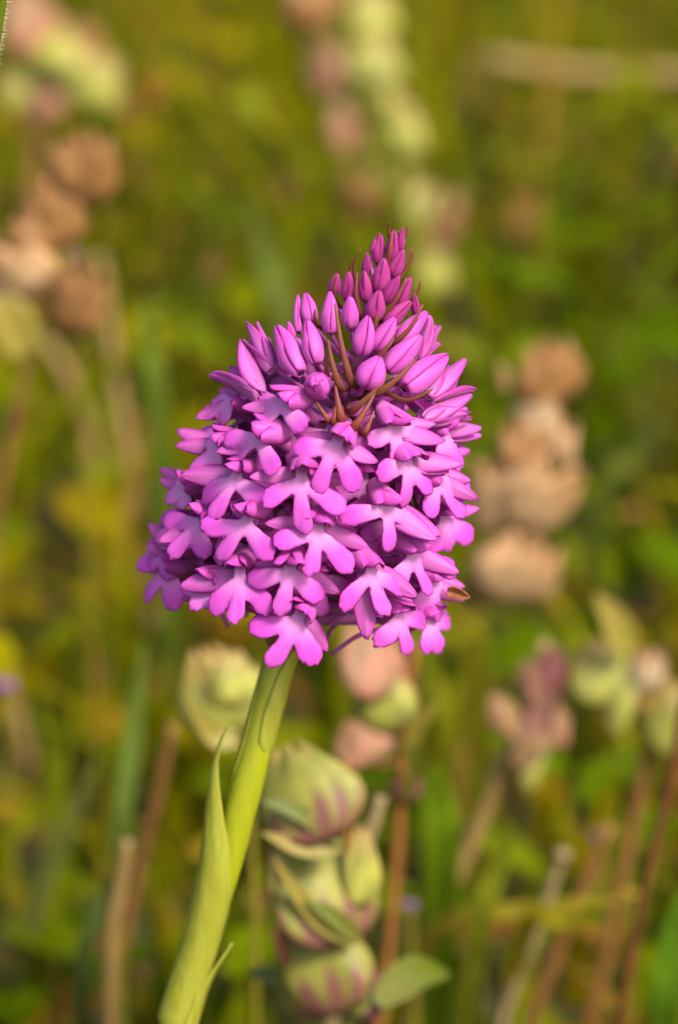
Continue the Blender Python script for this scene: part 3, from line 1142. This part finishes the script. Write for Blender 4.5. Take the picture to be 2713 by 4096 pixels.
M_LFP = leaf_mat('striped_bract', (0.42, 0.20, 0.15), (0.20, 0.09, 0.06), (0.26, 0.12, 0.09))
M_LFG = leaf_mat('green_bract', (0.12, 0.12, 0.008), (0.11, 0.14, 0.006), (0.06, 0.08, 0.003))
M_LFY = leaf_mat('ochre_leaf', (0.25, 0.21, 0.025), (0.27, 0.21, 0.03), (0.17, 0.12, 0.015))
M_LFD = leaf_mat('dark_leaf', (0.08, 0.03, 0.015), (0.12, 0.05, 0.02), (0.06, 0.02, 0.01))
M_LFB = leaf_mat('tan_leaf', (0.34, 0.20, 0.09), (0.36, 0.22, 0.10), (0.26, 0.14, 0.06))


def leaf_px(name, p0, p1, wpx, d, mat, parent, teeth=0, sag=0.12, d1=None, face=None, mid=None):
    """leaf from photo pixel p0 to p1 at depth d (tip at d1)"""
    a = P(*p0, d)
    b = P(*p1, d1 or d)
    L = (b - a).length
    c = P(*mid, ((d1 or d) + d) / 2) if mid else a.lerp(b, 0.5) + Vector((0, 0, L * sag))
    nu, nv = 25, 7
    C = spline([a, c, b], nu)
    V, U, Vv = [], [], []
    fc = face or (-FWD + Vector((0.15, 0, 0.35)))
    for i, q in enumerate(C):
        u = i / (nu - 1)
        tg = (C[min(i + 1, nu - 1)] - C[max(i - 1, 0)]).normalized()
        xx = tg.cross(fc).normalized()
        nn = xx.cross(tg)
        ww = pxs(wpx, d) * 0.5 * math.sin(math.pi * (0.10 + 0.89 * u) ** 0.8) ** 0.9
        if teeth:
            ww *= 0.68 + 0.42 * (1 - ((u * teeth) % 1.0))
        for j in range(nv):
            v = j / 3 - 1
            V.append(q + xx * (v * ww) + nn * (v * v * ww * 0.35) + tg * (abs(v) * ww * (0.35 if teeth else 0)))
            U.append(u)
            Vv.append(v)
    V2, F2, at = shell(np.array([tuple(v) for v in V]), grid_faces(nu, nv, True), 0.0002, {'u': np.array(U), 'v': np.array(Vv)})
    return obj_world(name, V2, F2, mat, parent, at, origin=a)


def to_ground(pts, lean=None):
    """continue a stem from its lowest seen point down to the soil"""
    a, b = pts[-2], pts[-1]
    d = (b - a).normalized()
    if d.z > -0.5:
        d = Vector((d.x, d.y, -0.5)).normalized()
    k = min((b.z + 0.0) / -d.z, 0.4)
    g = b + Vector((d.x * 0.6, d.y * 0.6, d.z)).normalized() * k
    g.z = ground_z(g.x, g.y) - 0.004
    return pts + [b.lerp(g, 0.5), g]


def plant(name, label, cat, stem, d, calyces=(), leaves=(), rad=22, mat=M_SRED, group=None, dz=0.000012):
    """stem: photo pixels from the top downwards; stems stand about upright, so they recede downwards"""
    y0 = stem[0][1]
    dep = lambda y: d + (y - y0) * dz
    pts = to_ground([P(x, y, dep(y)) for x, y in stem])
    root = empty(name, pts[-1])
    tag(root, label, cat, group)
    rr = pxs(rad, d) * 0.5
    V, F = tube(pts, [rr * 0.7] + [rr] * (len(pts) - 2) + [rr * 1.3], 40, 9, 0.12)
    obj_world('stem', V, F, mat, root)
    for ci, (x, y, w, h, rot, key) in enumerate(calyces):
        r = random.Random(int(x * 3 + y))
        dd = dep(y) + r.uniform(-0.003, 0.0)
        up_ = (UP * math.cos(RAD(rot)) - RIGHT * math.sin(RAD(rot)))
        yv = -FWD + RIGHT * r.uniform(-.6, .6) + UP * r.uniform(-.2, .5)
        zz = (up_ + FWD * (r.uniform(-.2, .2) if key not in 'bsw' else -0.5)).normalized()
        xx = (-yv).cross(zz).normalized()
        yy = zz.cross(xx)
        S_ = Matrix.Diagonal((pxs(w, dd), pxs(w, dd), pxs(h, dd), 1))
        o = P(x, y, dd) - zz * pxs(h, dd) * 0.5
        c = obj('calyx', CAL[key][ci % 3], frame(xx, yy, zz, o) @ S_, root)
        # short stalk to the stem
        near = min((q for q in spline(pts, 80)), key=lambda q: (q - o).length)
        if (near - o).length > 0.0008:
            V, F = tube([near, near.lerp(o, 0.5) - Vector((0, 0, 0.0004)), o + zz * pxs(h, dd) * 0.06], [rr * .5, rr * .45, rr * .6], 7, 6)
            obj_world('stalk', V, F, mat, root)
    for lf in leaves:
        p0, p1, w, mt, teeth = lf[:5]
        leaf_px('leaf' if not teeth else 'toothed_bract', p0, p1, w, dep(p0[1]) - 0.005, mt, root, teeth, sag=lf[5] if len(lf) > 5 else 0.12, d1=dep(p1[1]) - (0.0075 if p1[1] < 3850 else -0.012))
    return root


# close behind the orchid stem
plant('yellow_rattle', 'yellow rattle with purple-striped toothed bracts just behind the orchid stem', 'wildflower',
      [(1385, 3040), (1388, 3200), (1385, 3350), (1405, 3560), (1440, 3760), (1480, 3960), (1505, 4180)], 0.390,
      [(1225, 3180, 380, 400, 22, 'k'), (1345, 3120, 95, 150, 12, 'm'), (1290, 3560, 420, 460, 18, 'k'), (1445, 3470, 140, 320, 0, 'y'), (1280, 3870, 420, 400, 20, 'k'), (1170, 3560, 200, 360, 24, 'g'), (1490, 3980, 90, 200, 0, 'm')],
      [((1376, 3380), (1030, 3195), 80, M_LFG, 0, .08), ((1372, 3384), (1040, 3330), 90, M_LFY, 0, -.1),
       ((1436, 3760), (1215, 3600), 80, M_LFG, 0, .06), ((1425, 3765), (1085, 3420), 90, M_LFY, 0, -.14),
       ((1480, 4030), (985, 3880), 170, M_LFG, 7, .02), ((1500, 4010), (1800, 3900), 150, M_LFG, 0), ((1470, 3990), (1230, 3930), 70, M_LFG, 0), ((1150, 3860), (1080, 3700), 60, M_LFD, 0)], 26, M_SRED)
plant('yellow_rattle', 'yellow rattle with salmon-pink calyx and thin red stem beneath the orchid head', 'wildflower',
      [(1665, 2580), (1630, 2760), (1612, 2980), (1600, 3250), (1580, 3520), (1555, 3800), (1530, 4000)], 0.435,
      [(1480, 2640, 260, 330, 16, 'p'), (1530, 2800, 270, 270, 18, 'g'), (1450, 2970, 230, 200, 20, 'p'), (1625, 3120, 110, 180, 0, 'm')],
      [((1615, 3030), (1760, 2800), 70, M_LFY, 0), ((1625, 3200), (1690, 2960), 60, M_LFG, 0)], 42, M_SRED)
plant('yellow_rattle', 'single round pale yellow rattle calyx peeping out left of the orchid stem', 'wildflower',
      [(960, 2700), (940, 2900), (985, 3100), (1010, 3400), (1020, 3800)], 0.425,
      [(885, 2775, 340, 370, 22, 'g'), (930, 2720, 190, 220, 0, 'y')],
      [((950, 2960), (745, 2800), 90, M_LFY, 0, -0.25)], 30, M_SGRN)
# dry brown rattle to the right
plant('dry_rattle', 'dead brown rattle with three papery tan capsules to the right of the orchid head', 'seed head',
      [(2190, 1420), (2150, 1700), (2060, 1950), (1960, 2250), (1880, 2480), (1850, 2900), (1830, 3300)], 0.51,
      [(2200, 1510, 270, 260, 4, 'b'), (2135, 1665, 170, 210, 0, 'w'), (2210, 1740, 260, 160, -40, 's'), (2110, 1760, 270, 190, 30, 'b'), (2130, 1985, 330, 340, -40, 's'), (1970, 2000, 180, 300, 10, 's'),
       (2060, 2290, 340, 290, -35, 's'), (1935, 2330, 160, 230, 0, 'b')],
      [((2030, 1560), (1990, 1450), 50, M_LFB, 0)], 26, M_SBRN)
# dry brown rattle to the left
plant('dry_rattle', 'dead brown rattle with clustered reddish-tan capsules standing far left of the orchid', 'seed head',
      [(370, 600), (310, 760), (230, 950), (170, 1150), (120, 1400), (70, 1650), (10, 1950), (-40, 2300)], 0.49,
      [(350, 690, 210, 290, -14, 'b'), (265, 680, 140, 200, 10, 'b'), (215, 870, 230, 300, 4, 'b'), (60, 1090, 300, 260, 30, 's'), (300, 1215, 250, 290, -20, 'b'), (120, 960, 160, 180, 30, 'b')],
      [((100, 1420), (-40, 1180), 190, M_LFY, 0)], 34, M_SBRN)
# tall pale rattle behind the apex
plant('yellow_rattle', 'tall blurred yellow rattle with stacked pale green calyces above the orchid tip', 'wildflower',
      [(1440, -80), (1420, 150), (1450, 420), (1520, 660), (1600, 950), (1640, 1300), (1650, 1700)], 0.74,
      [(1490, 60, 190, 220, -8, 'y'), (1240, 20, 250, 220, 20, 'b'), (1500, 240, 210, 220, -10, 'g'), (1310, 270, 160, 240, 10, 'p'), (1500, 380, 210, 200, -12, 'y'), (1580, 520, 240, 240, -14, 'y'), (1380, 500, 140, 240, 8, 'p'),
       (1560, 690, 200, 190, -10, 'g'), (1440, 790, 190, 190, 10, 'b'), (1700, 860, 260, 250, -14, 'y'), (1790, 880, 110, 220, -20, 'p'), (1720, 1080, 190, 220, -10, 'y')],
      [], 50, M_SGRN)
# upper left
plant('yellow_rattle', 'blurred pink and yellow-green rattle in the meadow beyond the clustered brown capsules', 'wildflower',
      [(140, -40), (170, 200), (150, 480), (120, 900), (110, 1300)], 0.74,
      [(120, 90, 240, 280, 10, 'p'), (230, 200, 270, 230, -30, 'y'), (390, 330, 220, 220, -35, 'y'), (330, 200, 150, 200, 0, 'b'), (165, 400, 200, 220, 0, 'p'), (60, 360, 150, 160, 20, 'g')],
      [], 50, M_SBRN)
# lower right group
plant('yellow_rattle', 'small rattle with pink and rose calyces on a slanting tan stem behind the sticks', 'wildflower',
      [(2180, 2560), (2130, 2760), (2060, 2960), (1990, 3130), (1900, 3340), (1800, 3560), (1700, 3760)], 0.48,
      [(2130, 2745, 130, 200, 14, 'p'), (2215, 2680, 90, 200, -6, 'm'), (2210, 2890, 200, 130, -50, 'p'), (2010, 2860, 110, 180, 20, 'p'), (2120, 3050, 240, 120, 70, 'g')],
      [((2110, 2960), (2250, 2780), 110, M_LFP, 0), ((2080, 2960), (1980, 2790), 80, M_LFB, 0), ((2130, 2800), (2190, 2600), 60, M_LFP, 0), ((2060, 3060), (2230, 2960), 110, M_LFB, 0)], 66, M_STAN)
plant('yellow_rattle', 'ochre and cream rattle calyces by the right edge below the tan capsules', 'wildflower',
      [(2500, 2500), (2530, 2700), (2610, 2900), (2560, 3150), (2500, 3450), (2430, 3800), (2350, 4110)], 0.48,
      [(2400, 2690, 260, 240, 30, 'g'), (2585, 2690, 150, 170, 0, 'w'), (2480, 2810, 240, 130, 70, 'g'), (2690, 2880, 220, 300, 6, 'g')],
      [((2520, 2620), (2380, 2370), 130, M_LFY, 0, 0.02)], 56, M_SBRN)


# ------------------------------------------------------------------ single stalks and blades that can be picked out
def stalk(name, label, cat, pix, d, rpx, mat, dz=0.000012, ground=True, knob=None, group=None):
    y0 = pix[0][1]
    pts = [P(x, y, d + (y - y0) * dz) for x, y in pix]
    if ground:
        pts = to_ground(pts)
    root = empty(name, pts[-1])
    tag(root, label, cat, group)
    rr = pxs(rpx, d) * 0.5
    V, F = tube(pts, [rr * 0.8] + [rr] * (len(pts) - 1), 36, 9, 0.15)
    obj_world('stem', V, F, mat, root)
    if knob:
        V, F = tube([pts[0] + (pts[0] - pts[1]).normalized() * rr * s for s in (-1.2, -.4, .5, 1.3)], [rr * .7, rr * knob, rr * knob, rr * .3], 12, 10, 0.2)
        obj_world('seed_tip', V, F, mat, root)
    return root


stalk('dry_stalk', 'grey-tan broken stalk with a rounded tip in the lower right grass', 'stalk', [(2250, 3420), (2190, 3600), (2110, 3820), (2000, 4110)], 0.46, 46, M_SGREY, knob=1.5)
stalk('dry_stalk', 'short pale grey stub beside the red stem of the striped rattle', 'stalk', [(1525, 3190), (1490, 3300), (1450, 3430), (1400, 3600)], 0.42, 58, M_SGREY)
stalk('dry_stalk', 'dark brown wiry stem with an orange node slanting up the right side', 'stalk', [(2730, 2780), (2690, 3080), (2610, 3430), (2550, 3720), (2480, 4110)], 0.41, 40, M_SDARK)
stalk('dry_stalk', 'rust-brown stem with dark purple blotches on the lower left', 'stalk', [(690, 2900), (650, 3100), (590, 3350), (520, 3650), (470, 3900), (430, 4110)], 0.46, 46, M_SBRN)
stalk('dry_stalk', 'pale straw stem running down past the left flank of the orchid head', 'stalk', [(400, 1020), (440, 1350), (500, 1750), (570, 2200), (620, 2600), (640, 2950)], 0.66, 56, M_STAN)
stalk('dry_stalk', 'brownish fallen stem crossing behind the pale straw stem', 'stalk', [(170, 1340), (300, 1560), (370, 1800), (430, 2030), (470, 2300)], 0.70, 56, M_STAN)
stalk('dry_stalk', 'horizontal pinkish-brown stalk lying across the grass at upper right', 'stalk', [(1890, 240), (2000, 250), (2250, 285), (2500, 300), (2760, 310), (3000, 420)], 0.92, 80, M_STAN, dz=0)
stalk('dry_stalk', 'tan stem leaning out of the lower left corner under the purple floret', 'stalk', [(-20, 2560), (50, 2800), (110, 3050), (140, 3300)], 0.60, 60, M_STAN)
stalk('dry_stalk', 'orange-tan short stem standing next to the rust-brown stem', 'stalk', [(510, 3360), (490, 3500), (450, 3700), (440, 3900)], 0.44, 62, M_STAN)
stalk('dry_stalk', 'rusty brown stem slanting up from the lower right towards the wiry one', 'stalk', [(2440, 3300), (2330, 3560), (2230, 3800), (2120, 4110)], 0.47, 60, M_SBRN)

BL = [((640, 1750), (570, 1200), 80, (0.13, 0.19, 0.02), 'pale green grass blade upright left of the orchid buds', .56),
      ((1150, 1400), (1010, 850), 80, (0.13, 0.17, 0.03), 'soft grey-green grass blade arching left of the pale calyces', .66),
      ((480, 3450), (580, 2560), 70, (0.13, 0.19, 0.03), 'bright green blade between the lower left stems', .49),
      ((330, 3900), (560, 3350), 60, (0.09, 0.13, 0.03), 'bluish green blade leaning in the lower left corner', .45),
      ((1760, 3500), (1740, 3050), 150, (0.12, 0.19, 0.006), 'vivid green broad blade right of the red rattle stem', .47),
      ((1900, 3800), (2050, 3300), 90, (0.18, 0.20, 0.012), 'yellow-green curved blade behind the grey broken stalk', .46),
      ((1700, 3780), (2500, 3600), 70, (0.27, 0.22, 0.02), 'ochre blade lying across behind the grey broken stalk', .47),
      ((2080, 3760), (2420, 3700), 80, (0.26, 0.22, 0.01), 'mustard yellow leaf blade at the foot of the right stems', .46),
      ((2650, 4110), (2720, 3560), 120, (0.10, 0.20, 0.01), 'rich green blade at the lower right corner', .46),
      ((60, 3900), (380, 3050), 70, (0.13, 0.15, 0.03), 'greyish green blade slanting over the lower left meadow', .52),
      ((2400, 2050), (2640, 1700), 80, (0.12, 0.15, 0.02), 'dull green blade right of the papery tan capsules', .60),
      ((1900, 2700), (1780, 2480), 120, (0.20, 0.19, 0.01), 'olive blade below the right end of the orchid head', .52)]
for (p0, p1, w, c, lb, d) in BL:
    base, tip = P(*p0, d), P(*p1, d - 0.01)
    g = Vector((base.x + (base.x - tip.x) * 0.3, base.y + 0.02, 0))
    g.z = ground_z(g.x, g.y) - 0.003
    C = spline([g, base, base.lerp(tip, 0.55) + Vector((0, 0, 0.002)), tip], 16)
    V = []
    for i, q in enumerate(C):
        u = i / 15
        tg = (C[min(i + 1, 15)] - C[max(i - 1, 0)]).normalized()
        xx = tg.cross(-FWD).normalized()
        nn = xx.cross(tg)
        ww = pxs(w, d) * 0.5 * (1 - max(0, (u - 0.55) / 0.45) ** 2) + 0.0001
        for j in range(5):
            v = j / 2 - 1
            V.append(q + xx * v * ww + nn * abs(v) * ww * 0.3)
    V2, F2, at = shell(np.array([tuple(v) for v in V]), grid_faces(16, 5, True), 0.0002, {'col': np.tile(np.array(c), (80, 1))})
    tag(obj_world('grass_blade', V2, F2, M_GRASS, None, at, origin=g), lb, 'grass blade', 'broad blades one can pick out')


def small_flower(name, label, px, d, size, mat, n=7):
    """a loose little flower head on a thin stem"""
    c = P(*px, d)
    pts = to_ground([c, P(px[0] + 6, px[1] + 120, d + 0.002)])
    root = empty(name, pts[-1])
    tag(root, label, 'flower')
    V, F = tube(pts, [0.0005] * len(pts), 20, 6)
    obj_world('stem', V, F, M_SGRN, root)
    s = pxs(size, d)
    for i in range(n):
        a = i * 2.4
        dd = Vector((math.cos(a) * 0.8, math.sin(a) * 0.8, 0.4 + 0.3 * (i % 3))).normalized()
        V, F = tube([c, c + dd * s * 0.3, c + dd * s * 0.6 + Vector((0, 0, -s * 0.06))], [s * .06, s * .15, s * .04], 8, 7)
        obj_world('petal', V, F, mat, root)


small_flower('purple_flower', 'small violet flower at the left edge beside the leaning tan stem', (20, 2760), 0.50, 90, M_PURP)
small_flower('purple_flower', 'tiny lilac flower between the dead capsules on the left', (300, 1035), 0.53, 60, M_PURP)
small_flower('purple_flower', 'tiny blue-violet flower low by the red rattle stem', (1640, 3630), 0.46, 60, M_PURP)
small_flower('purple_flower', 'dark purple flower under the rusty brown stem in the right grass', (2400, 3360), 0.50, 70, M_PURP)
small_flower('purple_flower', 'dark maroon flower on the rust-brown stem at lower left', (470, 3640), 0.46, 90, M_CM)
small_flower('purple_flower', 'mauve flower at the lower right corner', (2690, 3900), 0.47, 80, M_CP)
small_flower('yellow_flower', 'blurred mustard flower above the pale straw stem', (860, 720), 0.85, 90, M_YEL)
small_flower('yellow_flower', 'ochre flower beside the wiry dark stem at right', (2520, 3590), 0.47, 80, M_YEL)
small_flower('yellow_flower', 'faint yellow flower low in the left meadow', (330, 2440), 0.72, 80, M_YEL)
small_flower('yellow_flower', 'small yellow flower in the bottom left corner grass', (20, 3530), 0.55, 80, M_YEL)

# hairy leaf whose edge enters at the top left, level with the orchid
hl = empty('hairy_plant', Vector((P(-330, 2000, D0).x, 0.02, 0)))
tag(hl, 'green hairy leaf edge entering at the top left corner', 'leaf')
hl_foot = WM[hl].translation
tipp = P(-60, 330, D0 + 0.006)
topp = P(-30, -420, D0 + 0.004)
V, F = tube([hl_foot - Vector((0, 0, .004)), hl_foot + Vector((-.004, 0, .06)), P(-330, 1200, D0 + .01), P(-200, 520, D0 + .008), tipp], [.0014, .0013, .0011, .0009, .0007], 30, 8)
obj_world('stem', V, F, M_SGRN, hl)
C = spline([tipp, P(-75, 100, D0 + .005), P(-50, -150, D0 + .004), topp], 24)
V = []
for i, q in enumerate(C):
    u = i / 23
    tg = (C[min(i + 1, 23)] - C[max(i - 1, 0)]).normalized()
    xx = tg.cross(-FWD).normalized()
    ww = pxs(185) * 0.5 * math.sin(math.pi * (0.06 + 0.9 * u)) ** 0.8 + 0.0002
    for j in range(7):
        v = j / 3 - 1
        V.append(q + xx * v * ww - FWD * (abs(v) * ww * 0.25))
V2, F2, at = shell(np.array([tuple(v) for v in V]), grid_faces(24, 7, True), 0.0003, {'col': np.tile(np.array((0.11, 0.15, 0.01)), (168, 1))})
lf = obj_world('leaf', V2, F2, M_GRASS, hl, at)
V, F = [], []
r = random.Random(4)
edge = [V2[i * 7 + s] for i in range(24) for s in (0, 6)]
for k in range(260):
    i = r.randrange(0, 23)
    s = r.choice((0, 6))
    q = Vector(V2[i * 7 + s]).lerp(Vector(V2[(i + 1) * 7 + s]), r.random())
    out_ = (RIGHT if (q - C[i]).dot(RIGHT) > 0 else -RIGHT) + UP * r.uniform(-.5, .5) - FWD * r.uniform(-.3, .6)
    e = q + out_.normalized() * r.uniform(.0003, .0008)
    b0 = len(V)
    V += [q - UP * .00003, q + UP * .00003, e]
    F.append((b0, b0 + 1, b0 + 2))
M_HAIR = simple_mat('leaf_hair', (0.55, 0.52, 0.35), (0.5, 0.5, 0.3), 300, 0.5, 0.3)
hr = obj_world('hairs', V, F, M_HAIR, hl)
tag(hr, kind='stuff')
